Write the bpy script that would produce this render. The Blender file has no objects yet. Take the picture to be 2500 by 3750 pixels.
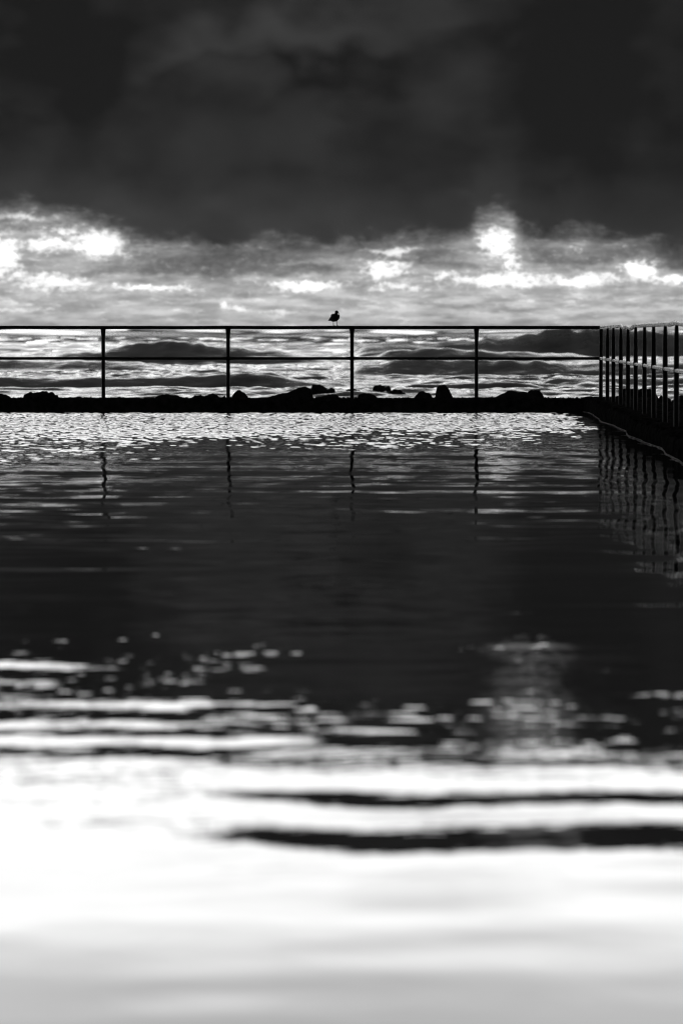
import bpy, bmesh, math, random
import numpy as np
from mathutils import Vector, noise, Matrix

S = bpy.context.scene
C = S.collection
random.seed(7)
rng = np.random.default_rng(11)
F = 13700.0          # focal length in pixels of the 2500 x 3750 photograph
EYE = 1.118          # eye height over the pool water (z = 0)

# ------------------------------------------------------------------ camera
cd = bpy.data.cameras.new('camera')
cam = bpy.data.objects.new('camera', cd); C.objects.link(cam)
cd.sensor_fit = 'VERTICAL'; cd.sensor_height = 36.0; cd.sensor_width = 24.0
cd.lens = F / 3750 * 36.0
cd.clip_start = 0.1; cd.clip_end = 60000
cam.location = (0, 0, EYE)
cam.rotation_euler = (math.radians(90) - math.atan(662 / F), 0, math.atan(310 / F))
cd.dof.use_dof = True; cd.dof.focus_distance = 48.5; cd.dof.aperture_fstop = 3.8
S.camera = cam
S.view_settings.view_transform = 'Standard'
S.view_settings.look = 'None'
S.view_settings.exposure = 0.0
S.view_settings.gamma = 1.0
S.view_settings.use_curve_mapping = False
S.render.engine = 'CYCLES'
S.cycles.max_bounces = 6
S.cycles.use_denoising = True
S.cycles.use_adaptive_sampling = False
S.cycles.filter_width = 1.15

def P(px, py, d):
    """world point at depth d whose picture is pixel (px, py) of the photograph"""
    return Vector(((px - 1560) / F * d, d, EYE - (py - 1213) / F * d))

# ------------------------------------------------------------------ sky
W = bpy.data.worlds.new('World'); S.world = W; W.use_nodes = True
NT = W.node_tree; NT.nodes.clear()

class G:
    """tiny expression builder on a node tree"""
    def __init__(s, nt): s.nt = nt
    def put(s, sock, v):
        if isinstance(v, (int, float)): sock.default_value = v
        else: s.nt.links.new(v, sock)
    def m(s, op, *a, clamp=False):
        n = s.nt.nodes.new('ShaderNodeMath'); n.operation = op; n.use_clamp = clamp
        for i, v in enumerate(a): s.put(n.inputs[i], v)
        return n.outputs[0]
    def add(s, a, b): return s.m('ADD', a, b)
    def sub(s, a, b): return s.m('SUBTRACT', a, b)
    def mul(s, a, b): return s.m('MULTIPLY', a, b)
    def mix(s, a, b, t):
        n = s.nt.nodes.new('ShaderNodeMix'); n.data_type = 'FLOAT'
        s.put(n.inputs[0], t); s.put(n.inputs[2], a); s.put(n.inputs[3], b)
        return n.outputs[0]
    def ramp(s, x, a, b, lo=0.0, hi=1.0):
        n = s.nt.nodes.new('ShaderNodeMapRange'); n.interpolation_type = 'SMOOTHSTEP'
        for i, v in enumerate((x, a, b, lo, hi)): s.put(n.inputs[i], v)
        return n.outputs[0]
    def vec(s, x, y, z=0.0):
        n = s.nt.nodes.new('ShaderNodeCombineXYZ')
        for i, v in enumerate((x, y, z)): s.put(n.inputs[i], v)
        return n.outputs[0]
    def noise(s, v, scale, detail=4.0, rough=0.55, w=None):
        n = s.nt.nodes.new('ShaderNodeTexNoise')
        s.nt.links.new(v, n.inputs['Vector'])
        n.inputs['Scale'].default_value = scale
        n.inputs['Detail'].default_value = detail
        n.inputs['Roughness'].default_value = rough
        return n.outputs['Fac']
    def curve(s, x, pts):
        n = s.nt.nodes.new('ShaderNodeFloatCurve'); c = n.mapping.curves[0]
        c.points[0].location = pts[0]; c.points[1].location = pts[-1]
        for p in pts[1:-1]: c.points.new(*p)
        n.mapping.update()
        s.put(n.inputs['Value'], x)
        return n.outputs[0]

g = G(NT)
tc = NT.nodes.new('ShaderNodeTexCoord')
sp = NT.nodes.new('ShaderNodeSeparateXYZ'); NT.links.new(tc.outputs['Generated'], sp.inputs[0])
az = g.m('ARCTAN2', sp.outputs[0], sp.outputs[1])
el = g.m('ARCSINE', sp.outputs[2])
K = 8593.0            # angle unit: 1/8593 rad
X = g.add(g.mul(az, K), 978.0)
Y = g.sub(761.0, g.mul(el, K))
wv = g.vec(g.mul(X, 0.01), g.mul(Y, 0.018))
n1 = g.sub(g.noise(wv, 1.1, 6, 0.6), 0.5)
wv2 = g.vec(g.add(g.mul(X, 0.01), 31.7), g.mul(Y, 0.016), 4.2)
n2 = g.sub(g.noise(wv2, 1.3, 6, 0.6), 0.5)
n3 = g.sub(g.noise(g.vec(g.mul(X, 0.01), g.mul(Y, 0.012), 9.1), 3.6, 6, 0.65), 0.5)
Xw = g.add(X, g.add(g.mul(n1, 150), g.mul(n3, 46)))
Yw = g.add(Y, g.add(g.mul(n2, 52), g.mul(n3, 26)))

def blob(cx, cy, rx, ry, amt=1.0, inner=0.45, outer=1.25, xw=None, yw=None):
    a = g.mul(g.sub(xw or Xw, cx), 1 / rx); b = g.mul(g.sub(yw or Yw, cy), 1 / ry)
    d = g.m('SQRT', g.add(g.mul(a, a), g.mul(b, b)))
    return g.ramp(d, inner, outer, amt, 0.0)
def union(lst):
    r = lst[0]
    for l in lst[1:]: r = g.m('MAXIMUM', r, l)
    return r

# clear strip with small clouds between the horizon and the dark deck
stre = g.noise(g.vec(g.mul(X, 0.006), g.mul(Y, 0.034), 2.0), 1.6, 6, 0.55)
fine = g.noise(g.vec(g.mul(X, 0.016), g.mul(Y, 0.06), 7.0), 1.5, 5, 0.6)
low = g.ramp(stre, 0.34, 0.66, 0.30, 0.58)
low = g.mul(low, g.ramp(Y, 600, 725, 0.8, 1.5))
low = g.add(low, g.ramp(fine, 0.55, 0.72, 0.0, 0.34))
low = g.mul(low, g.ramp(fine, 0.26, 0.5, 0.74, 1.0))
darks = union([blob(450, 614, 250, 24, .9), blob(300, 588, 70, 16, .8), blob(575, 596, 130, 20, .9), blob(822, 655, 40, 22, .6),
               blob(1330, 598, 110, 20, .8), blob(1245, 590, 50, 26, .8), blob(1500, 590, 140, 26, .95), blob(960, 592, 110, 16, .85),
               blob(40, 522, 45, 13, .8), blob(150, 690, 140, 12, .35), blob(1400, 690, 160, 10, .35), blob(700, 620, 90, 14, .75),
               blob(1040, 608, 60, 12, .6), blob(250, 625, 90, 12, .45), blob(480, 680, 110, 10, .4), blob(1130, 708, 120, 9, .35),
               blob(860, 700, 60, 8, .3)])
wl = [(8, 588, 36, 46), (60, 500, 60, 12, .55), (145, 532, 34, 14, .7), (235, 562, 62, 30),
                (120, 562, 80, 18, .8), (130, 650, 75, 22, .85), (40, 640, 50, 12, .5), (340, 664, 110, 7, .8),
                (700, 655, 82, 12), (880, 622, 48, 22, .9), (895, 577, 46, 7, .9), (1138, 553, 38, 30),
                (1170, 600, 18, 28, .85), (1002, 630, 34, 11, .7), (1150, 642, 110, 20, .9), (1320, 642, 90, 14, .95),
                (1468, 622, 34, 20, .95), (1545, 642, 70, 12, .95), (540, 706, 22, 7, .7), (640, 718, 60, 6, .5),
                (60, 712, 60, 6, .5), (910, 660, 70, 9, .6), (1310, 575, 18, 12, .4)]
nf = g.sub(g.noise(g.vec(g.mul(X, 0.01), g.mul(Y, 0.016), 14.0), 5.0, 7, 0.62), 0.5)
whites = union([blob(q[0], q[1], q[2], q[3], q[4] if len(q) > 4 else 1.0, 0.0, 1.75) for q in wl])
whites = g.ramp(g.add(g.add(whites, g.mul(nf, 1.5)), g.mul(n3, .7)), 0.12, 0.92)
halo = union([blob(q[0], q[1] + 3, q[2] * 1.5 + 14, q[3] * 1.6 + 8, (q[4] if len(q) > 4 else 1.0) * .42, 0.1, 1.5) for q in wl])
low = g.mix(low, g.add(0.12, g.ramp(nf, -.15, .2, 0, .09)), darks)
low = g.mix(low, g.ramp(nf, -.2, .2, .5, .95), halo)
low = g.mix(low, 1.35, whites)

# underside of the dark deck: height of its lower edge along the azimuth
lo_pts = [(-784, 560), (-300, 500), (-60, 500), (60, 488), (150, 508), (230, 524), (320, 558), (420, 578), (540, 588), (640, 574), (760, 584),
          (880, 566), (1000, 562), (1075, 545), (1100, 512), (1165, 500), (1200, 545), (1300, 556), (1420, 560), (1568, 596), (1800, 560), (2352, 540)]
t = g.m('MULTIPLY_ADD', X, 1 / 3136, 0.25, clamp=True)
edge = g.mul(g.curve(t, [((x + 784) / 3136, y / 800) for x, y in lo_pts]), 800.0)
dist = g.sub(edge, g.add(Yw, g.mul(n3, 8)))
deckm = g.ramp(g.add(dist, g.mul(n1, 90)), -46, 44)
thin = g.ramp(dist, 0, 190, 1.0, 0.0)           # thinner, lighter near its lower edge
soft = g.noise(g.vec(g.mul(X, 0.0024), g.mul(Y, 0.0042), 5.0), 1.3, 4, 0.5)
soft2 = g.noise(g.vec(g.mul(X, 0.005), g.mul(Y, 0.006), 8.0), 1.2, 3, 0.45)
deck = g.add(0.0150, g.ramp(soft, 0.3, 0.75, 0.0, 0.010))
deck = g.add(deck, g.ramp(soft2, 0.3, 0.8, 0.0, 0.006))
deck = g.add(deck, g.mul(thin, 0.013))
n1s = g.sub(g.noise(g.vec(g.mul(X, 0.01), g.mul(Y, 0.014), 21.0), 0.6, 2.5, 0.42), 0.5)
n2s = g.sub(g.noise(g.vec(g.mul(X, 0.01), g.mul(Y, 0.014), 27.0), 0.7, 2.5, 0.42), 0.5)
Xs = g.add(X, g.mul(n1s, 330)); Ys = g.add(Y, g.mul(n2s, 230))
rot = g.add(Ys, g.mul(g.sub(Xs, 650), 0.10))
deck = g.add(deck, union([blob(640, 85, 380, 70, .017, 0.1, 1.5, Xs, rot), blob(985, 20, 170, 50, .012, 0.0, 1.7, Xs, Ys),
                          blob(540, 170, 90, 60, .011, 0.1, 1.4, Xs, Ys), blob(560, 500, 700, 90, .007, 0.1, 1.4, Xs, Ys),
                          blob(980, 330, 300, 170, .004, 0.1, 1.4, Xs, Ys), blob(1090, 460, 60, 30, .010, 0.1, 1.4, Xs, Ys)]))
deck = g.sub(deck, union([blob(720, 165, 260, 60, .009, 0.1, 1.4, Xs, Ys), blob(140, 120, 200, 190, .008, 0.1, 1.4, Xs, Ys),
                          blob(1330, 200, 260, 220, .009, 0.1, 1.4, Xs, Ys)]))
deck = g.m('MAXIMUM', deck, 0.008)
deck = g.m('MAXIMUM', g.add(0.022, g.mul(g.sub(deck, 0.0265), 1.3)), 0.008)
c = g.mix(low, deck, deckm)

# above the deck: bright high cloud, fading towards the zenith
up_pts = [(-784, 950), (0, 972), (450, 1004), (800, 1058), (1200, 1085), (1568, 1085), (2352, 1000)]
upe = g.mul(g.curve(t, [((x + 784) / 3136, y / 1200) for x, y in up_pts]), 1200.0)
V = g.mul(el, K)
Vn = g.add(V, g.add(g.mul(n2, 120), g.mul(n3, 60)))
upm = g.ramp(g.sub(Vn, upe), -60, 50)
glow = blob(1215, -168, 84, 72, .30, 0.0, 1.8, Xw, Yw)
c = g.add(c, glow)
hs = g.noise(g.vec(g.mul(X, 0.0012), g.mul(Y, 0.004), 3.0), 1.2, 5, 0.5)
high = g.ramp(V, 1300, 1580, 2.5, 1.45)
high = g.mul(high, g.ramp(V, 1650, 3300, 1.0, 0.03))
high = g.mul(high, g.ramp(hs, 0.3, 0.7, 0.9, 1.08))
c = g.mix(c, high, upm)

# the sky itself, seen faintly through the cloud; the sun stands behind the deck
SUN_EL, SUN_AZ = math.radians(52), math.radians(8)
sky = NT.nodes.new('ShaderNodeTexSky'); sky.sky_type = 'NISHITA'; sky.sun_disc = False
sky.sun_elevation = SUN_EL; sky.sun_rotation = SUN_AZ
bw = NT.nodes.new('ShaderNodeRGBToBW'); NT.links.new(sky.outputs[0], bw.inputs[0])
c = g.add(c, g.mul(bw.outputs[0], 0.0004))
# away from the sun the cloud is thicker
side = g.m('ABSOLUTE', az)
c = g.mul(c, g.ramp(side, 0.3, 1.5, 1.0, 0.03))
c = g.mul(c, g.ramp(el, -0.02, 0.0, 0.3, 1.0))
bg = NT.nodes.new('ShaderNodeBackground'); NT.links.new(c, bg.inputs['Color'])
bg.inputs['Strength'].default_value = 1.0
wo = NT.nodes.new('ShaderNodeOutputWorld'); NT.links.new(bg.outputs[0], wo.inputs[0])

# ------------------------------------------------------------------ sun behind the overcast
sl = bpy.data.lights.new('sun', 'SUN'); sl.energy = 0.08; sl.angle = math.radians(70); sl.color = (1, 1, 1)
so = bpy.data.objects.new('sun', sl); C.objects.link(so)
sd = Vector((math.sin(SUN_AZ) * math.cos(SUN_EL), math.cos(SUN_AZ) * math.cos(SUN_EL), math.sin(SUN_EL)))
so.rotation_euler = sd.to_track_quat('Z', 'Y').to_euler()
so.location = (0, 60, 60)

# ------------------------------------------------------------------ materials
def mat(name, col, rough, spec=0.5, ior=1.45):
    m = bpy.data.materials.new(name); m.use_nodes = True
    b = m.node_tree.nodes['Principled BSDF']
    b.inputs['Base Color'].default_value = (col, col, col, 1)
    b.inputs['Roughness'].default_value = rough
    b.inputs['Specular IOR Level'].default_value = spec
    b.inputs['IOR'].default_value = ior
    return m, G(m.node_tree), b
def pos(gg):
    n = gg.nt.nodes.new('ShaderNodeNewGeometry'); return n.outputs['Position']
def bump(gg, b, h, strength, dist):
    n = gg.nt.nodes.new('ShaderNodeBump'); n.inputs['Strength'].default_value = strength
    n.inputs['Distance'].default_value = dist
    gg.nt.links.new(h, n.inputs['Height']); gg.nt.links.new(n.outputs[0], b.inputs['Normal'])
def dry(b): b.inputs['Specular IOR Level'].default_value = 0.0
def tone(gg, b, lo, hi, scale, vec=None):
    f = gg.noise(vec or pos(gg), scale, 6, 0.6)
    gg.nt.links.new(gg.ramp(f, 0.3, 0.7, lo, hi), b.inputs['Base Color'])
    return f

M = {}
m, gg, b = mat('pool_water_surface', 0.006, 0.0, 0.5, 1.333); M['water'] = m
m, gg, b = mat('sea_surface', 0.02, 0.16, 0.5, 1.333); M['sea'] = m
ga = gg.nt.nodes.new('ShaderNodeAttribute'); ga.attribute_name = 'foam'
fn = gg.noise(pos(gg), 0.9, 8, 0.7)
fm = gg.ramp(gg.add(ga.outputs['Fac'], gg.mul(gg.sub(fn, 0.5), 1.1)), 0.22, 0.85)
gg.nt.links.new(gg.mix(0.012, 0.4, fm), b.inputs['Base Color'])
gg.nt.links.new(gg.mix(0.04, 0.8, fm), b.inputs['Roughness'])
bump(gg, b, gg.noise(pos(gg), 3.0, 4, 0.6), 0.20, 0.12)
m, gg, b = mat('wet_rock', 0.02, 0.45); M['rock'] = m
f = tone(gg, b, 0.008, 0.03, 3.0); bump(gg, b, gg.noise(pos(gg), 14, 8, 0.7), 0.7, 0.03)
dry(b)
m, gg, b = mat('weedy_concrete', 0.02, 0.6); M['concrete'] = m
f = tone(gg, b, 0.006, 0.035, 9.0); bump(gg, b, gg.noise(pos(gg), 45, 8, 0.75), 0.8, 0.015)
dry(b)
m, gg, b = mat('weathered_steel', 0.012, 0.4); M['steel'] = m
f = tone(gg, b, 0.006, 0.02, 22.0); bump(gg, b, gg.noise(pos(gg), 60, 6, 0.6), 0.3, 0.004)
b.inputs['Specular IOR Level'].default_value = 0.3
m, gg, b = mat('flaking_rail_skylit', 0.3, 0.22); M['rail'] = m  # flaking coat, toned pale to paint in the sky's shine on the pipe
mp = gg.nt.nodes.new('ShaderNodeMapping'); mp.inputs['Scale'].default_value = (1, 0.12, 1)
gg.nt.links.new(pos(gg), mp.inputs['Vector'])
tone(gg, b, 0.14, 0.55, 26.0, mp.outputs[0]); bump(gg, b, gg.noise(mp.outputs[0], 90, 6, 0.7), 0.6, 0.006)
m, gg, b = mat('painted_glint', 0.9, 0.9); M['painted_glint'] = m  # white stands in for the bright reflection at the wet edge
m, gg, b = mat('backlit_plumage', 0.05, 0.8, 0.2); M['backlit_plumage'] = m; tone(gg, b, 0.03, 0.07, 40)  # backlit shade put into the colour; the bird itself is white
m, gg, b = mat('backlit_wing', 0.03, 0.8, 0.2); M['wing'] = m  # grey wing, its colour darkened for the backlight
m, gg, b = mat('beak_horn', 0.012, 0.5, 0.3); M['beak'] = m
m, gg, b = mat('ship_paint', 0.16, 0.7, 0.2); M['ship'] = m

# ------------------------------------------------------------------ helpers
def link(name, me, material=None, parent=None, smooth=True, loc=(0, 0, 0)):
    if material: me.materials.append(M[material])
    if smooth: me.polygons.foreach_set('use_smooth', [True] * len(me.polygons))
    o = bpy.data.objects.new(name, me); C.objects.link(o); o.location = loc
    if parent: o.parent = parent
    return o
def tag(o, label=None, cat=None, group=None, kind=None):
    if label: o['label'] = label
    if cat: o['category'] = cat
    if group: o['group'] = group
    if kind: o['kind'] = kind
    return o
def empty(name, loc=(0, 0, 0)):
    o = bpy.data.objects.new(name, None); C.objects.link(o); o.location = loc; o.empty_display_size = 0.1
    return o
def grid_mesh(name, co, nr, nc, flip=False):
    """co: (nr*nc, 3); quads between neighbouring rows and columns"""
    me = bpy.data.meshes.new(name)
    i = np.arange(nr * nc).reshape(nr, nc)
    a, b_, c_, d = i[:-1, :-1], i[:-1, 1:], i[1:, 1:], i[1:, :-1]
    q = np.stack([a, b_, c_, d] if not flip else [a, d, c_, b_], -1).reshape(-1, 4)
    me.vertices.add(len(co)); me.vertices.foreach_set('co', np.asarray(co, dtype=np.float32).ravel())
    me.loops.add(q.size); me.loops.foreach_set('vertex_index', q.ravel().astype(np.int32))
    me.polygons.add(len(q)); me.polygons.foreach_set('loop_start', np.arange(0, q.size, 4, dtype=np.int32))
    me.polygons.foreach_set('loop_total', np.full(len(q), 4, dtype=np.int32))
    me.polygons.foreach_set('use_smooth', np.ones(len(q), dtype=bool))
    me.update(calc_edges=True)
    return me
def tube(pts, radii, n=14, cap=True):
    """closed tube along pts; radii: r or (r_side, r_up) per point"""
    bm = bmesh.new(); rings = []
    pts = [Vector(p) for p in pts]
    for i, p in enumerate(pts):
        d = (pts[min(i + 1, len(pts) - 1)] - pts[max(i - 1, 0)]).normalized()
        ref = Vector((0, 0, 1)) if abs(d.z) < 0.9 else Vector((0, 1, 0))
        s = d.cross(ref).normalized(); u = s.cross(d).normalized()
        r = radii[i]; r = (r, r) if isinstance(r, (int, float)) else r
        rings.append([bm.verts.new(p + s * (math.cos(2 * math.pi * k / n) * r[0]) + u * (math.sin(2 * math.pi * k / n) * r[1])) for k in range(n)])
    for a, b_ in zip(rings[:-1], rings[1:]):
        for k in range(n): bm.faces.new((a[k], a[(k + 1) % n], b_[(k + 1) % n], b_[k]))
    if cap: bm.faces.new(rings[0][::-1]); bm.faces.new(rings[-1])
    bmesh.ops.recalc_face_normals(bm, faces=bm.faces)
    me = bpy.data.meshes.new('tube'); bm.to_mesh(me); bm.free()
    return me
def vnoise(x, y, seed, cell):
    """smooth value noise on arrays"""
    r = np.random.default_rng(seed); T = r.random((256, 256))
    fx, fy = x / cell, y / cell
    ix, iy = np.floor(fx).astype(int), np.floor(fy).astype(int)
    tx, ty = fx - ix, fy - iy
    tx = tx * tx * (3 - 2 * tx); ty = ty * ty * (3 - 2 * ty)
    A = T[ix % 256, iy % 256]; B = T[(ix + 1) % 256, iy % 256]; Cc = T[ix % 256, (iy + 1) % 256]; D = T[(ix + 1) % 256, (iy + 1) % 256]
    return (A * (1 - tx) + B * tx) * (1 - ty) + (Cc * (1 - tx) + D * tx) * ty
def smooth(a, b_, x):
    t_ = np.clip((x - a) / (b_ - a), 0, 1); return t_ * t_ * (3 - 2 * t_)

WALL_X = 2.2
def wob(y):
    return 0.030 * np.sin(y * 0.9 + 0.6) + 0.013 * np.sin(y * 2.1 + 2.0) + 0.004 * np.sin(y * 5.3)

# ------------------------------------------------------------------ pool water
def axis(parts):
    out = []
    for a, b_, st in parts: out.append(np.arange(a, b_ - 1e-6, st))
    return np.concatenate(out + [np.array([parts[-1][1]])])
ys = axis([(0.9, 5.4, 0.06), (5.4, 14, 0.0125), (14, 24, 0.026), (24, 30, 0.028), (30, 52.3, 0.0235)])
NF = 400
XX = np.zeros((len(ys), 16 + NF + 6)); YY = np.repeat(ys[:, None], XX.shape[1], 1)
ye = np.maximum(ys, 5.4)
xl_ = -0.122 * ye; xr_ = np.minimum(0.078 * ye, 2.36)
tf = np.linspace(0, 1, NF)
XX[:, 16:16 + NF] = xl_[:, None] + (xr_ - xl_)[:, None] * tf
tl = (1 - np.linspace(0, 1, 17)[:16]) ** 1.7
XX[:, :16] = xl_[:, None] + (-34 - xl_)[:, None] * tl
tr_ = np.linspace(0, 1, 7)[1:]
XX[:, 16 + NF:] = xr_[:, None] + (2.37 - xr_)[:, None] * tr_
H = np.zeros_like(XX)
def waves(XX, YY, n, lmin, lmax, slope, spread, seed, main=math.pi / 2):
    r = np.random.default_rng(seed); h = np.zeros_like(XX)
    for i in range(n):
        L = lmin * (lmax / lmin) ** r.random(); k = 2 * math.pi / L
        th = main + r.normal() * spread
        h += math.radians(slope) * math.sqrt(2.0 / n) / k * np.sin(k * (XX * math.cos(th) + YY * math.sin(th)) + r.random() * 6.283)
    return h
# slow undulation everywhere
H += (.45 + .55 * smooth(9, 14, YY)) * waves(XX, YY, 16, 0.9, 3.6, 0.15, 0.25, 1)
# gentle short ripples through the middle and near part
mid = 0.3 + 0.7 * vnoise(XX * 0.5 + 40, YY, 5, 2.2)
H += mid * waves(XX, YY, 22, 0.28, 0.8, 0.24, 0.45, 2)
H += (.35 + .65 * smooth(14, 22, YY)) * waves(XX, YY, 18, 0.30, 0.9, 0.60, 0.14, 14, main=0.0)
# faint cat's-paws in the near part
paw = smooth(.45, .8, vnoise(XX * 0.7 + 11, YY * .8, 15, 1.1)) * smooth(8.6, 10.2, YY) * smooth(22, 15, YY)
cap = vnoise(XX * 1.6 + 31, YY * 1.1, 16, 0.5)
H += smooth(15.5, 12, YY) * smooth(7.0, 8.4, YY) * (.25 + .75 * cap) * waves(XX, YY, 34, 0.032, 0.10, 0.44, 0.6, 6)
H += smooth(15.5, 12.5, YY) * smooth(8.8, 9.8, YY) * smooth(.55, .8, vnoise(XX * 2.0 + 3, YY * 1.6, 17, .45)) * (1 - .85 * np.exp(-((XX / YY - .0276) / .014) ** 2)) * waves(XX, YY, 24, 0.04, 0.10, 0.65, 0.6, 7)
H += smooth(16, 22, YY) * smooth(44, 36, YY) * waves(XX, YY, 30, 0.16, 0.40, 0.28, 0.35, 8)
H += (paw * .8 + 0.12) * smooth(26, 20, YY) * waves(XX, YY, 26, 0.09, 0.26, 0.36, 0.55, 4)
# breeze-ruffled water towards the far wall
patch = vnoise(XX + 50, YY * 0.35, 9, 1.3)
lim = 35.0 - 2.5 * smooth(-1.5, -6, XX) + 1.6 * smooth(0.0, 2.2, XX)
ruf = smooth(-7.5, 9.5, YY - lim + 6.0 * (patch - 0.5)) ** 1.6
calm = smooth(0.05, 0.65, WALL_X - XX)            # lee of the side wall
lee = 1 - 0.75 * smooth(51.3, 52.1, YY) * smooth(-1.0, 1.5, XX)
spots = smooth(0.55, 0.80, vnoise(XX * 1.2 + 80, YY * 0.30 + 13, 21, 0.30)) * smooth(25, 34, YY) * vnoise(XX + 9, YY * 0.4, 22, 2.0)
env = (0.04 + ruf * 1.0 + spots * 0.55 * smooth(46, 38, YY)) * (0.15 + 0.85 * calm) * lee * smooth(20, 30, YY) * (1 + .6 * smooth(38, 46, YY))
H += env * waves(XX, YY, 46, 0.085, 0.24, 3.6, 0.75, 3)
H += smooth(16, 14, YY) * smooth(9.4, 10.2, YY) * np.exp(-((XX / YY - .0276) / .011) ** 2) * waves(XX, YY, 30, 0.035, 0.09, 0.7, 1.2, 19)
# single slow swells that show as long streaks: picture row, half height in rows, x range (columns of a 1568 wide view), slope in degrees
for yr, hr, c0, c1, sl_ in [(1934, 50, 490, 1900, -1.2), (1840, 30, 540, 1850, -1.05), (1876, 12, 500, 1600, .3), (1735, 16, -100, 520, -.6), (1760, 18, 420, 900, -.5), (1706, 14, -100, 690, .75), (1672, 10, -100, 430, .7),
                            (1625, 14, 80, 440, .8), (1575, 12, -100, 140, .85), (1533, 12, -100, 190, 1.1), (1595, 10, 1410, 1640, .9), (1700, 10, 1400, 1460, .7), (1680, 10, 740, 980, .7),
                            (1645, 16, -100, 500, -.3), (1185, 7, 880, 1380, .42), (1150, 6, -200, 420, .4), (1310, 6, -100, 380, -.6), (1243, 6, 60, 640, -.4), (1208, 5, -200, 500, -.4), (1350, 6, 960, 1200, -.45), (1268, 7, 1380, 1650, -.45),
                            (1487, 14, 1060, 1320, .35), (1400, 3, 30, 70, .95), (1400, 3, 140, 170, .95), (1437, 4, 180, 230, 1.1), (1473, 4, 140, 165, 1.1), (1473, 4, 250, 290, 1.1), (1476, 5, 20, 130, .5), (1460, 4, 345, 372, 1.4), (1262, 3, 308, 345, -1.3), (1262, 3, 385, 415, -1.2), (1443, 5, 1240, 1400, .5), (1502, 6, 520, 720, .35), (1590, 5, 520, 640, .6), (1652, 5, 900, 1010, 1.0), (1722, 6, 1300, 1345, .8), (1628, 5, 690, 730, 1.1), (1180, 5, -100, 300, -.4), (1130, 5, 500, 1500, -.3), (1108, 4, 0, 700, -.3)]:
    d0 = EYE * 8593 / (yr - 761); L = hr / (yr - 761) * d0 * 1.25
    x0, x1 = (c0 - 978) / 8593 * d0, (c1 - 978) / 8593 * d0
    w_ = 0.16 * (x1 - x0) + .03
    e = smooth(x0 - w_, x0 + w_, XX) * smooth(x1 + w_, x1 - w_, XX)
    yy = YY - d0 - L * (0.12 * np.sin(XX * 2.3 + d0) + .15 * np.sin(XX * 6.1 + yr) + .22 * (vnoise(XX + yr, XX * 0, yr, .16) - .5) + .12 * (vnoise(XX + yr, XX * 0, yr + 1, .05) - .5))
    brk = 1 if abs(sl_) > .94 and yr > 1800 else np.clip(.25 + 1.5 * vnoise(XX + yr, YY * .5, yr + 5, .04 + .018 * d0), 0, 1.3)
    H += e * brk * math.radians(sl_) * yy * np.exp(-(yy / L) ** 2)
me = grid_mesh('pool_water', np.stack([XX, YY, H], -1).reshape(-1, 3), len(ys), XX.shape[1])
pw = link('pool_water', me, 'water', smooth=False)
tag(pw, 'dark rippled water filling the rock pool', kind='structure')

# ------------------------------------------------------------------ sea
SEA = -0.30
qs = np.concatenate([-np.geomspace(3.0, 0.128, 26)[:-1], np.linspace(-0.126, 0.080, 290), np.geomspace(0.083, 3.0, 26)])
rows = axis([(-40, 53, 8), (53, 72, 0.5), (72, 130, 0.14), (130, 235, 0.27), (235, 420, 1.1), (420, 1000, 3.2)])
rows = np.concatenate([rows, np.geomspace(1006, 30000, 260)])
Q, R = np.meshgrid(qs, rows)
SX = Q * np.maximum(R, 53) ; SY = R
h = np.zeros_like(SX); foam = np.zeros_like(SX)
fade = smooth(52, 60, SY)
near = smooth(420, 200, SY)
h += fade * smooth(210, 130, SY) * waves(SX, SY, 48, 0.33, 1.1, 7.5, 0.9, 30) * (0.2 + 1.4 * vnoise(SX * .6 + 55, SY * .5, 42, 2.5))
h += smooth(190, 260, SY) * smooth(1050, 700, SY) * waves(SX, SY, 34, 3.0, 8, 6.0, 0.6, 36)
h += smooth(850, 1100, SY) * smooth(9000, 5000, SY) * waves(SX, SY, 24, 32, 90, 6.0, 0.5, 37)
h += fade * near * waves(SX, SY, 34, 0.9, 3.5, 4.5, 0.65, 31) * (0.35 + 1.1 * vnoise(SX * .5 + 99, SY, 41, 7.0))
h += fade * smooth(3000, 500, SY) * waves(SX, SY, 16, 4, 14, 1.5, 0.3, 32)
PXs = 1560 + SX / np.maximum(SY, 1) * F
def ridge(d, pts, wf, wb, fm=0.0, bend=0.0):
    global h, foam
    px = [p[0] for p in pts]; am = []
    for p in pts: am.append(max(0.0, EYE - (p[1] - 1213) / F * d - SEA))
    A = np.interp(PXs, px, am, left=0, right=0)
    lump = 1.0 + 0.14 * (vnoise(SX + d, SY * 0 + d, int(d), 1.3) - .5) + 0.14 * (vnoise(SX + 2 * d, SY * 0 + 3, int(d) + 1, .45) - .5)
    yc = d + bend * np.sin(SX * 0.21 + d) + 1.0 * (vnoise(SX, SY * 0, 5 + int(d), 3.0) - .5)
    u = (SY - yc)
    prof = np.where(u < 0, np.clip(1 - np.abs(u / (1.15 * wf)) ** 1.25, 0, 1) ** 1.08, np.exp(-(u / wb) ** 2))
    h *= 1 - .8 * prof ** .6 * np.clip(A * 8, 0, 1)
    ragged = 1 + .10 * (vnoise(SX * 1.0 + 7 * d, SY * .3, int(d) + 3, .22) - .5) * smooth(230, 110, SY) + .12 * (vnoise(SX + d, SY * .1, int(d) + 4, .7) - .5)
    h += A * lump * ragged * prof
    foam = np.maximum(foam, fm * prof * np.clip(A * 3, 0, 1))
flat = lambda d: 1213 + (EYE - SEA) / d * F
# far left swell
ridge(161, [(60, flat(161)), (160, 1302), (380, 1283), (480, 1262), (540, 1250), (600, 1244), (690, 1252), (760, 1263), (907, 1275), (1040, 1285), (1160, 1304), (1260, flat(161))], 2.7, 6, .04, .8)
ridge(136, [(-300, 1318), (100, 1318), (330, 1322), (520, 1330), (650, flat(136))], 1.6, 4, .04, .5)
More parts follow.
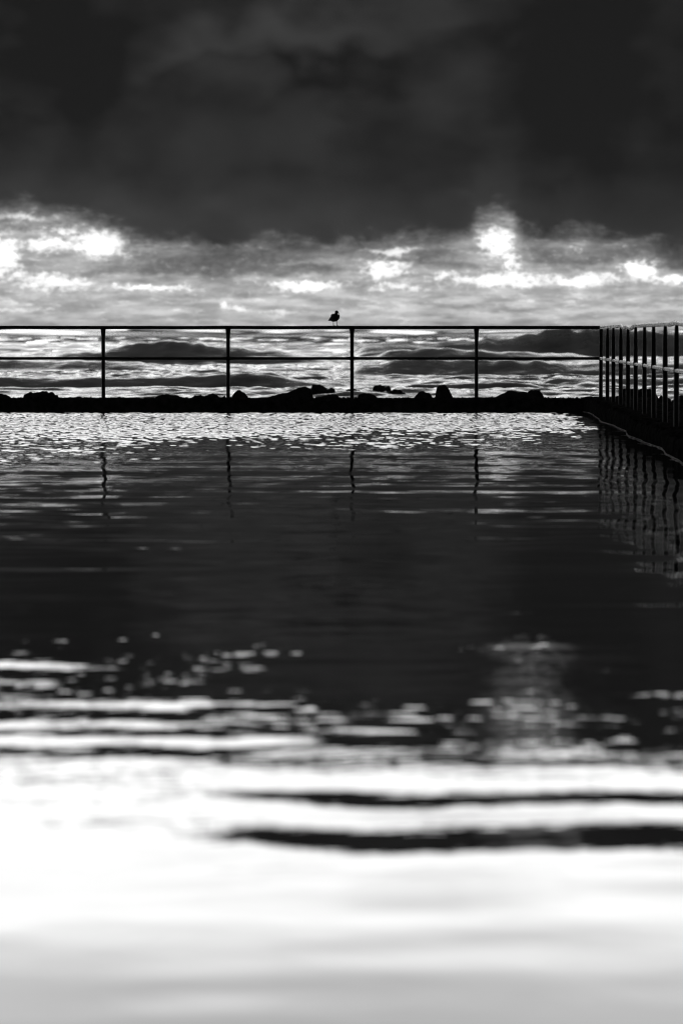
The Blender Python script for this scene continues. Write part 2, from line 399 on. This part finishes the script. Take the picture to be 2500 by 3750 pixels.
# near left breaker
ridge(93, [(-400, 1372), (0, 1374), (120, 1380), (230, 1382), (330, 1377), (450, 1384), (600, 1378), (700, 1374), (830, 1370), (910, 1366), (1000, 1374), (1080, 1388), (1230, 1398), (1400, flat(93))], 1.1, 3.2, .0, .2)
ridge(99, [(850, flat(99)), (920, 1366), (1000, 1368), (1060, 1380), (1130, flat(99))], .9, 3, .05)
# right middle roller
ridge(117.5, [(1240, flat(117.5)), (1310, 1340), (1380, 1328), (1500, 1318), (1650, 1316), (1860, 1316), (1960, 1318), (2080, 1330), (2260, 1330), (2700, 1326), (3200, 1330)], 1.8, 4, .42, .4)
# right far breaker
ridge(206, [(1250, flat(206)), (1330, 1262), (1450, 1250), (1560, 1257), (1690, 1246), (1840, 1240), (1960, 1226), (1995, 1210), (2060, 1203), (2200, 1205), (2380, 1208), (2500, 1230), (2620, 1246), (3000, 1260), (3600, flat(206))], 3.6, 7, .5, 1.0)
ridge(172, [(1330, flat(172)), (1420, 1282), (1600, 1276), (1800, 1284), (1950, 1292), (2100, 1296), (2250, flat(172))], 1.9, 5, .05, .6)
# near right lines
ridge(97.5, [(1960, flat(97.5)), (2010, 1390), (2070, 1382), (2190, 1386), (2350, 1384), (2600, 1380), (2900, flat(97.5))], .75, 2.2, .04, .3)
ridge(96, [(1000, flat(96)), (1060, 1400), (1180, 1396), (1290, 1402), (1420, 1400), (1600, flat(96))], .6, 2.0, .04, .3)
ridge(92, [(1430, flat(92)), (1520, 1408), (1720, 1403), (1860, 1398), (1940, 1404), (2020, flat(92))], .5, 1.6, .04, .3)
ridge(88, [(300, flat(88)), (420, 1421), (560, 1416), (800, 1424), (900, flat(88))], .45, 1.2, .08, .3)
ridge(86, [(-300, 1422), (200, 1420), (330, flat(86))], .45, 1.2, .04, .3)
ridge(83, [(1900, flat(83)), (2020, 1436), (2140, 1434), (2300, flat(83))], .4, 1.2, .04, .3)
foam = np.maximum(foam, 0.36 * smooth(.55, .8, vnoise(SX * .35 + 7, SY, 77, 3.0)) * smooth(230, 90, SY))
me = grid_mesh('sea', np.stack([SX, SY, SEA + h], -1).reshape(-1, 3), len(rows), len(qs))
at = me.attributes.new('foam', 'FLOAT', 'POINT'); at.data.foreach_set('value', foam.ravel().astype(np.float32))
sea = link('sea', me, 'sea', smooth=False)
tag(sea, 'choppy sea with rolling breakers beyond the pool wall', kind='structure')

# ------------------------------------------------------------------ pool walls
def wall_profile(path, sec, jit, seed, name):
    """path: list of (origin, inward unit); sec: (s, z) outline across the wall; noise gives the crusted look"""
    co = []
    for (o, n) in path:
        for j, (s, z) in enumerate(sec):
            p = Vector((o[0] + n[0] * s, o[1] + n[1] * s, z))
            q = p * 9; a = noise.fractal(q + Vector((seed, 0, 0)), 1.0, 2.2, 4)
            b2 = noise.noise(p * 34 + Vector((0, seed, 0)))
            lo_ = noise.noise(p * 0.9)
            p += Vector((0, 0, 1)) * (jit * (a * 1.0 + 0.45 * b2) + 0.012 * lo_) * (1 if z > 0 else 0.2)
            p += Vector((n[0], n[1], 0)) * jit * 0.7 * noise.noise(p * 12 + Vector((9, 9, seed)))
            co.append(p)
    return grid_mesh(name, np.array([tuple(p) for p in co]), len(path), len(sec))
FY = 52.10
sec = [(0.0, -0.7), (0.0, -0.25), (0.0, -0.03), (0.0, 0.04), (0.0, 0.09), (0.005, 0.13), (0.025, 0.165), (0.06, 0.178), (0.12, 0.18), (0.19, 0.182), (0.26, 0.182), (0.34, 0.182),
       (0.42, 0.18), (0.50, 0.178), (0.58, 0.17), (0.62, 0.15), (0.65, 0.08), (0.66, -0.1), (0.7, -0.8)]
path = [((x, FY, 0), (0, 1)) for x in axis([(-34, -8, 0.25), (-8, 2.24, 0.022)])]
me = wall_profile(path, sec, 0.014, 3, 'pool_wall')
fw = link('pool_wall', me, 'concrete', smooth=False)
tag(fw, 'long low dark crusted concrete wall along the far end of the pool', 'wall')
secs = [(wx, z) for wx, z in [(0.0, -0.7), (0.0, -0.2), (0.0, 0.0), (0.0, 0.05), (0.004, 0.10), (0.012, 0.14), (0.03, 0.17), (0.07, 0.185)]]
secs += [(s, 0.19) for s in np.arange(0.11, 0.95, 0.045)] + [(0.98, 0.18), (1.02, 0.12), (1.05, -0.1), (1.12, -0.8)]
path = [((WALL_X + float(wob(y)), y, 0), (1, 0)) for y in axis([(0.6, 28, 0.12), (28, 52.9, 0.028)])]
me = wall_profile(path, secs, 0.022, 8, 'pool_wall')
me.flip_normals()
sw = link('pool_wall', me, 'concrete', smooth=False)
tag(sw, 'wide rough weedy wall down the right side of the pool under the receding line of posts', 'wall')
# near deck behind the camera
bm = bmesh.new(); bmesh.ops.create_grid(bm, x_segments=60, y_segments=20, size=1)
for v in bm.verts:
    v.co = Vector((v.co.x * 18.6 - 15.3, v.co.y * 7 - 6.1, 0.2)); v.co.z += 0.012 * noise.noise(v.co * 2)
ex = bmesh.ops.extrude_face_region(bm, geom=bm.faces[:])
for v in [e for e in ex['geom'] if isinstance(e, bmesh.types.BMVert)]: v.co.z = -0.8
bmesh.ops.recalc_face_normals(bm, faces=bm.faces)
me = bpy.data.meshes.new('pool_deck'); bm.to_mesh(me); bm.free()
tag(link('pool_deck', me, 'concrete', smooth=False), 'concrete deck at the near end of the pool', kind='structure')

# loose shells and weed tufts crusting the wall tops
bm = bmesh.new()
def clump(x, y, z, r):
    mt = Matrix.Translation((x, y, z)) @ Matrix.Rotation(random.random() * 6.28, 4, 'Z') @ Matrix.Diagonal((r, r * random.uniform(.6, 1), r * random.uniform(.5, 1.1), 1))
    bmesh.ops.create_icosphere(bm, subdivisions=1, radius=1, matrix=mt)
for i in range(1500):
    clump(random.uniform(-7.5, 2.3), FY + random.choice([random.uniform(0.01, .08), random.uniform(.1, .6)]), 0.178 + random.uniform(-.008, .01), random.uniform(.006, .018))
for i in range(900):
    y = random.uniform(30, 52.6)
    clump(WALL_X + float(wob(y)) + random.choice([random.uniform(.02, .1), random.uniform(.1, .95)]), y, 0.185 + random.uniform(-.008, .01), random.uniform(.007, .022))
me = bpy.data.meshes.new('barnacle_crust'); bm.to_mesh(me); bm.free()
tag(link('barnacle_crust', me, 'concrete', smooth=False), 'dark crust of barnacles and shells scattered on the tops of the pool walls', kind='stuff')

# thin white tube painting in the glint where the water meets the side wall
pts, rad = [], []
yy = 20.0
while yy < 52.0:
    jit = 0.002 * math.sin(yy * 17) + 0.003 * noise.noise(Vector((yy * 6, 0, 0)))
    pts.append((WALL_X + float(wob(yy)) - 0.006 + jit, yy, 0.006))
    k = max(0.25, min(1.0, 0.75 + 1.2 * noise.noise(Vector((yy * 3.1, 5, 0)))))
    rad.append((0.0032 * k, 0.0038 * k)); yy += 0.06
fo = link('glint_line', tube(pts, rad, 6), 'painted_glint')
tag(fo, 'thin white line painted in for the glint along the waterline of the right hand wall', kind='stuff')

# ------------------------------------------------------------------ fences
PY = FY + 0.25
TOPZ, MIDZ = P(0, 1199.5, PY).z, P(0, 1312.5, PY).z
def post_mesh(z0, z1, along, seed, plain=False):
    """post widening along the rail and pinched across it where it meets the top rail; along: 'x' or 'y'"""
    bm = bmesh.new(); n = 16; rings = []
    Hh = z1 - z0
    hs_ = [0, .02, .05, .06] + [Hh * f for f in (.15, .3, .45, .54)] + [MIDZ - z0 - .03, MIDZ - z0 - .012, MIDZ - z0 + .012, MIDZ - z0 + .03] + [Hh * f for f in (.72,)] + [Hh - .16, Hh - .12, Hh - .08, Hh - .045, Hh - .02, Hh]
    for hh in hs_:
        u = max(0.0, 1 - (Hh - hh) / 0.16)
        a = 0.0265 + (0 if plain else 0.012 * u ** 2); c_ = 0.0265 - (0 if plain else 0.010 * u ** 1.2)
        if abs(hh - (MIDZ - z0)) < .014: a += .003; c_ += .003
        wbl = 1 + 0.03 * noise.noise(Vector((seed, hh * 9, 0)))
        rx, ry = (a, c_) if along == 'x' else (c_, a)
        rings.append([bm.verts.new((math.cos(2 * math.pi * k / n) * rx * wbl, math.sin(2 * math.pi * k / n) * ry * wbl, hh)) for k in range(n)])
    for a, b_ in zip(rings[:-1], rings[1:]):
        for k in range(n): bm.faces.new((a[k], a[(k + 1) % n], b_[(k + 1) % n], b_[k]))
    bm.faces.new(rings[0][::-1]); bm.faces.new(rings[-1])
    me = bpy.data.meshes.new('post'); bm.to_mesh(me); bm.free()
    return me
back = empty('railing', (P(1288, 0, PY).x, PY, 0.17))
tag(back, 'dark two rail pipe fence running straight along the far pool wall under the gull', 'railing')
bx0 = back.location
step = 455.0
kx = [2195 - step * i for i in range(0, 9)]
px_known = [2197, 1743, 1288.5, 835.5, 378]
kx[:5] = px_known
for i, px in enumerate(kx):
    x = P(px, 0, PY).x
    z0 = 0.155
    o = link('post', post_mesh(z0, TOPZ - 0.012, 'x', i * 3.1, plain=(i == 0)), 'steel', back, loc=(x - bx0.x, 0, z0 - bx0.z))
xl, xr = P(kx[-1], 0, PY).x - 1.0, P(2203, 0, PY).x
def rail_pts(z, r, flare):
    pts, rad = [], []
    posts = [P(px, 0, PY).x for px in kx]
    stops = sorted(set([xl, xr] + [p + o for p in posts for o in (-.10, -.05, -.03, 0, .03, .05, .10)] + list(np.arange(xl, xr, .25))))
    for x in stops:
        if x > xr: continue
        dd = min(abs(x - p) for p in posts)
        f_ = flare * max(0.0, 1 - dd / .10) ** 1.5
        zz = z + 0.003 * noise.noise(Vector((x * 1.3, z * 5, 0)))
        pts.append((x - bx0.x, 0, zz - bx0.z)); rad.append((r + f_, r + f_))
    return pts, rad
p_, r_ = rail_pts(TOPZ, .0245, .0); link('top_rail', tube(p_, r_), 'steel', back)
p_, r_ = rail_pts(MIDZ, .0205, .006); link('middle_rail', tube(p_, r_), 'steel', back)

SX0 = 2.43
side_ys = [SX0 * F / (px - 1560) for px in (2220.9, 2243, 2269.4, 2296, 2324, 2356, 2390, 2431.7, 2472.4)]
while side_ys[-1] > 5: side_ys.append(side_ys[-1] - 1.74)
sf = empty('railing', (SX0, 44, 0.17))
tag(sf, 'receding pipe fence with a kinked pale top rail along the right hand pool wall', 'railing')
so_ = sf.location
zp = [(430, 150), (520, 141), (600, 131), (655, 132), (700, 120), (745, 156), (795, 134), (845, 166), (900, 122), (1000, 120), (1070, 114), (1200, 108),
      (1310, 99), (1370, 105), (1440, 82), (1500, 92), (1568, 108)]
tr = []
for zx, zy in zp:
    px, py = 2080 + zx / 3.733, 1160 + zy / 3.733
    d = SX0 * F / (px - 1560); tr.append((d, P(px, py, d).z))
tr = [(52.5, TOPZ - .002)] + tr[1:]
d = tr[-1][0]
while d > 4.5:
    d -= random.uniform(.6, 1.6); tr.append((d, 1.215 + random.uniform(-.022, .022)))
tz = lambda y: float(np.interp(-y, [-a for a, _ in tr], [z for _, z in tr]))
pts, rad = [], []
dense = sorted(set([round(a, 3) for a, _ in tr] + [round(v, 3) for v in np.arange(4, 52.4, .15)]), reverse=True)
for y in dense:
    zz = (tz(y - .08) + tz(y) + tz(y + .08)) / 3
    pts.append((0.012 * noise.noise(Vector((y * .8, 3, 0))), y - so_.y, zz - so_.z)); rad.append((.0245, .0245))
link('top_rail', tube(pts, rad, 18), 'rail', sf)
mz = lambda y: float(np.interp(y, [0, 34, 36.5, 52.4], [.735, .735, .735, MIDZ]))
ends = [PY] + side_ys
for i, (a, b_) in enumerate(zip(ends[:-1], ends[1:])):        # one length of pipe per bay
    pts, rad = [], []
    for f_ in np.linspace(0, 1, 9):
        y = a + (b_ - a) * f_
        rr = .021 + .004 * max(0, abs(f_ - .5) * 2 - .8) * 5
        pts.append((0.006 * noise.noise(Vector((y * 2, 1, i))), y - so_.y, mz(y) + 0.004 * noise.noise(Vector((y * 2, i, 5))) - so_.z)); rad.append((rr, rr))
    link('middle_rail', tube(pts, rad, 16), 'rail', sf)
for i, y in enumerate(side_ys):
    z0 = 0.165
    o = link('post', post_mesh(z0, tz(y) - .010, 'y', 20 + i), 'steel', sf, loc=(0, y - so_.y, z0 - so_.z))
    o.rotation_euler = (random.uniform(-.004, .004), random.uniform(-.006, .006), 0)

# ------------------------------------------------------------------ rocks
def rock(px0, px1, prof, d, label, jag=0.0, depth=None, seed=0, base=-0.75, nm='boulder'):
    """prof: (fraction across, source row of the outline) from left to right"""
    x0, x1 = P(px0, 0, d).x, P(px1, 0, d).x
    w = x1 - x0; dep = depth or max(.25, w * .55)
    nx, nt = 46, 26
    cx = (x0 + x1) / 2
    o_ = Vector((cx, d, base)); co = []; jag = max(jag, .018)
    fr = [p[0] for p in prof]; zz = [P(0, p[1], d).z for p in prof]
    for i in range(nx):
        f_ = i / (nx - 1)
        top = float(np.interp(f_, fr, zz)); e = max(0.02, (1 - abs(2 * f_ - 1) ** 3)) ** .5
        for j in range(nt):
            th = math.pi * j / (nt - 1)
            y = -dep * e * math.cos(th) ; y = math.copysign(abs(math.cos(th)) ** .8, -math.cos(th)) * dep * e
            z = base + (top - base) * max(0.0, math.sin(th)) ** .55
            p = Vector((x0 + w * f_, d + y, z))
            q = Vector((p.x * 2.1, p.y * 2.1, p.z * 2.1)) + Vector((seed * 7.3, 0, 0))
            n_ = noise.fractal(q * 1.6, 1.0, 2.1, 5)
            amp = .035 * min(1.0, w * 1.6)
            p += Vector((n_, noise.noise(q + Vector((5, 5, 5))) * 1.5, n_ * .8)) * amp * 0.8; p.z += .012 * noise.noise(p * 17)
            if jag: p.z += .7 * jag * (noise.noise(Vector((p.x * 9, p.y * 7, seed)))  + .7 * noise.noise(Vector((p.x * 24, p.y * 19, seed))) + .12 ) * max(0, math.sin(th)) ** 2
            co.append(tuple(p - o_))
    me = grid_mesh(nm, np.array(co), nx, nt, flip=True)
    me.flip_normals() if False else None
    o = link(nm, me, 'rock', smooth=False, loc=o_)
    if jag == 0: pass
    tag(o, label, 'rock', 'rocks in the surf behind the pool walls')
    return o
B = 1472
rocks = [
 (-40, 48, [(0, B), (.2, 1446), (.45, 1444), (.75, 1448), (.95, 1460), (1, B)], 57, 'low rounded rock cut by the left edge of the picture', .015, 1),
 (82, 216, [(0, B), (.04, 1447), (.25, 1437), (.4, 1434), (.6, 1440), (.78, 1440), (.95, 1450), (1, B)], 58, 'broad jagged rock crusted with mussels, second from the left edge', .05, 2),
 (262, 308, [(0, B), (.25, 1456), (.5, 1453), (.75, 1455), (1, B)], 56, 'tiny dark rock just left of the leftmost fence post', 0, 3),
 (386, 445, [(0, B), (.15, 1455), (.4, 1458), (.7, 1459), (1, B)], 56, 'thin ragged crust of rock just right of the leftmost fence post', .03, 4),
 (548, 668, [(0, B), (.1, 1460), (.3, 1448), (.5, 1443), (.7, 1447), (.9, 1451), (.97, 1454), (1, B)], 57, 'smooth sloping rock midway between the two leftmost fence posts', .015, 5),
 (690, 806, [(0, B), (.1, 1458), (.3, 1452), (.45, 1446), (.6, 1450), (.8, 1446), (.95, 1452), (1, B)], 57, 'ragged flat rock ending left of the second fence post', .04, 6),
 (806, 836, [(0, B), (.3, 1454), (.6, 1450), (1, B)], 56, 'small dark stone at the foot of the second fence post', 0.01, 7),
 (842, 916, [(0, B), (.12, 1448), (.35, 1431), (.5, 1430), (.75, 1437), (.92, 1452), (1, B)], 56, 'pointed wedge of rock right beside the second fence post', 0, 8),
 (914, 948, [(0, B), (.3, 1457), (.6, 1456), (1, B)], 55.5, 'little stone between the pointed wedge and the long sloping boulder', .015, 9),
 (962, 1144, [(0, B), (.1, 1458), (.3, 1446), (.5, 1439), (.62, 1430), (.74, 1418), (.84, 1416), (.93, 1423), (.985, 1436), (1, B)], 57, 'largest boulder of the row, long slope on its left and blunt right end', 0, 10),
 (1134, 1204, [(0, 1446), (.08, 1418), (.15, 1408), (.5, 1409), (.7, 1414), (.88, 1424), (1, 1446)], 84, 'blocky rock standing out in the surf behind the largest boulder', .02, 11),
 (1192, 1232, [(0, 1446), (.15, 1426), (.45, 1420), (.8, 1424), (1, 1446)], 84, 'small round rock touching the right side of the blocky surf rock', 0, 12),
 (1140, 1262, [(0, B), (.15, 1460), (.35, 1452), (.55, 1444), (.75, 1447), (.9, 1456), (1, B)], 57, 'low ragged crust of rock between the largest boulder and the third post', .045, 13),
 (1246, 1322, [(0, 1450), (.15, 1434), (.4, 1427), (.75, 1429), (.9, 1432), (1, 1450)], 84, 'ragged rock showing just behind the third fence post', .06, 14),
 (1300, 1394, [(0, B), (.15, 1445), (.4, 1438), (.6, 1440), (.85, 1454), (1, B)], 57, 'smooth low hump at the right foot of the third fence post', 0, 15),
 (1358, 1450, [(0, 1450), (.08, 1422), (.25, 1416), (.5, 1417), (.7, 1420), (.85, 1428), (1, 1450)], 86, 'spiky weed covered rock out in the surf right of the third post', .10, 16),
 (1420, 1490, [(0, 1450), (.15, 1432), (.4, 1428), (.7, 1434), (1, 1448)], 84, 'flat ragged tail of rock at the right of the spiky surf rock', .07, 17),
 (1506, 1584, [(0, B), (.15, 1452), (.35, 1435), (.5, 1433), (.65, 1440), (.78, 1440), (.92, 1453), (1, B)], 56, 'triangular rock with a small second peak, left of the tall tooth rock', 0, 18),
 (1590, 1664, [(0, B), (.05, 1440), (.12, 1418), (.28, 1409), (.5, 1409), (.66, 1420), (.85, 1444), (1, B)], 56, 'tall tooth shaped rock, the highest one left of the fourth post', 0, 19),
 (1784, 1950, [(0, B), (.12, 1458), (.3, 1443), (.42, 1434), (.6, 1434), (.75, 1436), (.9, 1444), (1, B)], 57, 'long low rounded boulder right of the fourth fence post', 0, 20),
 (1924, 1996, [(0, B), (.08, 1436), (.25, 1428), (.5, 1427), (.72, 1431), (.92, 1450), (1, B)], 57.5, 'round knob of rock at the right end of the long low boulder', 0, 21),
 (2262, 2352, [(0, B), (.08, 1428), (.2, 1424), (.5, 1426), (.8, 1424), (1, B)], 56, 'square dark rock behind the first bays of the right fence', 0.01, 22),
 (2322, 2414, [(0, B), (.12, 1430), (.35, 1424), (.6, 1425), (.75, 1436), (.88, 1450), (1, B)], 55, 'high dark rock with a sloping right flank behind the right fence', 0, 23),
 (2396, 2462, [(0, 1500), (.15, 1466), (.3, 1448), (.5, 1462), (.65, 1455), (.85, 1464), (1, 1500)], 50, 'low ragged rock in the gap left of the rightmost full post', .04, 24),
 (2440, 2640, [(0, 1510), (.08, 1468), (.2, 1452), (.5, 1448), (.8, 1452), (1, 1510)], 48, 'broad dark rock cut by the right edge behind the fence', .02, 25),
 (2400, 2560, [(0, 1530), (.1, 1492), (.3, 1478), (.6, 1474), (1, 1500)], 47, 'round wet rock low behind the right wall below the broad rock', 0, 26),
]
for a, b_, pr, d, lab, jg, sd_ in rocks: rock(a, b_, pr, d, lab, jag=jg, seed=sd_)

# ------------------------------------------------------------------ ship on the horizon
ds = 3900.0
sp0 = P(-300, 1218, ds); x_l, x_r = P(-560, 0, ds).x, P(50, 0, ds).x
ship = empty('cargo_ship', ((x_l + x_r) / 2, ds, SEA - 1)); cx = ship.location.x
tag(ship, 'hazy grey cargo ship on the horizon at the far left', 'ship')
Lh = (x_r - x_l) / 2
def hull_mesh(L, Bm, z0, z1, bowrake):
    bm = bmesh.new(); n = 24; rings = []
    for z, k in ((z0, .82), ((z0 + z1) / 2, .94), (z1, 1.0)):
        ring = []
        for i in range(n):
            f_ = i / (n - 1); x = -L + 2 * L * f_; wv_ = Bm * min(1, (1 - f_) * 4 + .02) ** .6 * min(1, f_ * 10 + .6)
            xx = x * (1 if f_ < .8 else 1 - (1 - k) * bowrake)
            ring.append((bm.verts.new((xx, -wv_ * k, z)), bm.verts.new((xx, wv_ * k, z))))
        rings.append(ring)
    for a, b2 in zip(rings[:-1], rings[1:]):
        for i in range(n - 1):
            bm.faces.new((a[i][0], a[i + 1][0], b2[i + 1][0], b2[i][0])); bm.faces.new((a[i][1], b2[i][1], b2[i + 1][1], a[i + 1][1]))
        bm.faces.new((a[0][1], a[0][0], b2[0][0], b2[0][1])); bm.faces.new((a[-1][0], a[-1][1], b2[-1][1], b2[-1][0]))
    t_, bt = rings[-1], rings[0]
    for i in range(n - 1):
        bm.faces.new((t_[i][0], t_[i + 1][0], t_[i + 1][1], t_[i][1])); bm.faces.new((bt[i][0], bt[i][1], bt[i + 1][1], bt[i + 1][0]))
    me = bpy.data.meshes.new('hull'); bm.to_mesh(me); bm.free(); return me
def box_mesh(c0, c1, bev=0.0):
    bm = bmesh.new(); bmesh.ops.create_cube(bm, size=1)
    for v in bm.verts:
        v.co = Vector(((c0[0] + c1[0]) / 2 + v.co.x * (c1[0] - c0[0]), (c0[1] + c1[1]) / 2 + v.co.y * (c1[1] - c0[1]), (c0[2] + c1[2]) / 2 + v.co.z * (c1[2] - c0[2])))
    if bev: bmesh.ops.bevel(bm, geom=bm.edges[:], offset=bev, segments=1, affect='EDGES')
    me = bpy.data.meshes.new('box'); bm.to_mesh(me); bm.free(); return me
link('hull', hull_mesh(Lh, 9, 0, 4.9, .5), 'ship', ship, smooth=False)
link('deckhouse', box_mesh((-Lh + 4, -6, 4.85), (-Lh + 16, 6, 11)), 'ship', ship, smooth=False)
link('hatch_cover', box_mesh((-Lh + 22, -6, 4.85), (Lh - 28, 6, 5.5)), 'ship', ship, smooth=False)

# ------------------------------------------------------------------ gull on the top rail
feet = P(1226.5, 1193, PY)
root = empty('seagull', (feet.x, PY, TOPZ + .0245))
tag(root, 'small gull standing on the top rail left of the third post, looking right', 'bird')
bm = bmesh.new()
def ell(c_, r, axis_dir=None, seg=20):
    rot_ = Vector(axis_dir).to_track_quat('X', 'Z').to_matrix().to_4x4() if axis_dir else Matrix.Identity(4)
    mt = Matrix.Translation(c_) @ rot_ @ Matrix.Diagonal((r[0], r[1], r[2], 1))
    bmesh.ops.create_uvsphere(bm, u_segments=seg, v_segments=12, radius=1, matrix=mt)
def limb(a, b_, ra, rb):
    a, b_ = Vector(a), Vector(b_); d = b_ - a
    mt = Matrix.Translation((a + b_) / 2) @ d.to_track_quat('Z', 'Y').to_matrix().to_4x4()
    bmesh.ops.create_cone(bm, segments=12, radius1=ra, radius2=rb, depth=d.length, cap_ends=True, matrix=mt)
ax = Vector((.50, -.80, .22)).normalized()
ell((-.003, 0, .114), (.076, .056, .056), ax)                       # trunk
ell(Vector((0, 0, .112)) + ax * .022 + Vector((.006, 0, -.002)), (.046, .046, .044), ax)   # breast
ell(Vector((0, 0, .112)) - ax * .045, (.055, .048, .046), ax)
ell((.008, -.018, .140), (.034, .032, .028)); ell((-.026, .004, .137), (.034, .032, .031))                     # shoulders
limb((.010, -.022, .140), (.021, -.034, .178), .029, .0225)       # neck
ell((.023, -.038, .190), (.0255, .024, .0235))                  # head
ell((.029, -.044, .184), (.017, .014, .014))                     # face
limb((-.024, .004, .082), (-.024, .004, .052), .009, .0042)      # thighs, shanks
limb((-.024, .004, .055), (-.0225, .002, .004), .0042, .0038)
limb((.022, -.004, .082), (.024, -.004, .052), .009, .0042)
limb((.024, -.004, .055), (.027, -.006, .004), .0042, .0038)
for fx, fy in ((-.0225, .002), (.027, -.006)):                   # webbed feet
    for dx, dy in ((.026, -.012), (.020, -.022), (.026, .002), (-.009, .004)):
        limb((fx, fy, .004), (fx + dx, fy + dy, .0018), .0032, .0018)
    ell((fx + .012, fy - .006, .002), (.012, .008, .0016))
me0 = bpy.data.meshes.new('tmp'); bm.to_mesh(me0); bm.free()
tmp = bpy.data.objects.new('tmp', me0); C.objects.link(tmp)
rm = tmp.modifiers.new('r', 'REMESH'); rm.mode = 'VOXEL'; rm.voxel_size = .0019; rm.use_smooth_shade = True
smo = tmp.modifiers.new('s', 'SMOOTH'); smo.iterations = 4; smo.factor = .5
dg = bpy.context.evaluated_depsgraph_get()
meb = bpy.data.meshes.new_from_object(tmp.evaluated_get(dg)); bpy.data.objects.remove(tmp)
meb.name = 'body'
link('body', meb, 'backlit_plumage', root)
# folded wings reaching back past the tail, tail, beak, eyes
def wing(sgn):
    side_v = ax.cross(Vector((0, 0, 1))).normalized() * sgn; upv = side_v.cross(ax) * sgn
    bm = bmesh.new(); n, mrow = 14, 7; rows_ = []
    for i in range(n):
        f_ = i / (n - 1)
        ctr = Vector((0, 0, .116)) + ax * (.045 - .205 * f_) + side_v * (.040 - .026 * f_ ** 1.5) + Vector((0, 0, .012 * (1 - f_) - .004))
        wd = .034 * math.sin(math.pi * min(1, .18 + .82 * f_) ) ** .6 * (1 - .5 * f_) + .003
        rows_.append([bm.verts.new(ctr + Vector((0, 0, 1)) * (wd * math.cos(math.pi * j / (mrow - 1))) + side_v * (.009 * math.sin(math.pi * j / (mrow - 1)) * (1 - .6 * f_))) for j in range(mrow)])
    for a, b_ in zip(rows_[:-1], rows_[1:]):
        for j in range(mrow - 1): bm.faces.new((a[j], a[j + 1], b_[j + 1], b_[j]))
        bm.faces.new((a[mrow - 1], a[0], b_[0], b_[mrow - 1]))
    bm.faces.new(rows_[0][::-1]); bm.faces.new(rows_[-1])
    bmesh.ops.recalc_face_normals(bm, faces=bm.faces)
    me = bpy.data.meshes.new('wing'); bm.to_mesh(me); bm.free(); return me
link('wing', wing(1), 'wing', root); link('wing', wing(-1), 'wing', root)
tb = Vector((0, 0, .095)) - ax * .07
pts = [tb, tb + Vector((-.03, .035, -.006)), tb + Vector((-.062, .07, -.008))]
link('tail', tube(pts, [(.017, .010), (.015, .005), (.012, .002)], 10), 'wing', root)
pts = [(.036, -.050, .183), (.046, -.055, .180), (.055, -.058, .175), (.060, -.060, .168)]
link('beak', tube(pts, [(.0062, .0065), (.005, .0062), (.004, .0055), (.001, .0015)], 10), 'beak', root)
for e in ((.036, -.055, .191), (.040, -.030, .191)):
    bm = bmesh.new(); bmesh.ops.create_uvsphere(bm, u_segments=10, v_segments=6, radius=.003, matrix=Matrix.Translation(e))
    me = bpy.data.meshes.new('eye'); bm.to_mesh(me); bm.free(); link('eye', me, 'beak', root)

# ------------------------------------------------------------------ sea air
hz = box_mesh((-6000, -70, -3.2), (6000, 5200, 13.5))
hm = bpy.data.materials.new('sea_air'); hm.use_nodes = True; hn = hm.node_tree; hn.nodes.clear()
pv = hn.nodes.new('ShaderNodeVolumePrincipled'); pv.inputs['Density'].default_value = 1.3e-4
pv.inputs['Color'].default_value = (.9, .9, .9, 1); pv.inputs['Anisotropy'].default_value = 0.3
ho = hn.nodes.new('ShaderNodeOutputMaterial'); hn.links.new(pv.outputs[0], ho.inputs['Volume'])
hz.materials.append(hm)
o = bpy.data.objects.new('haze', hz); C.objects.link(o)
tag(o, 'thin salt haze over the sea', kind='stuff')
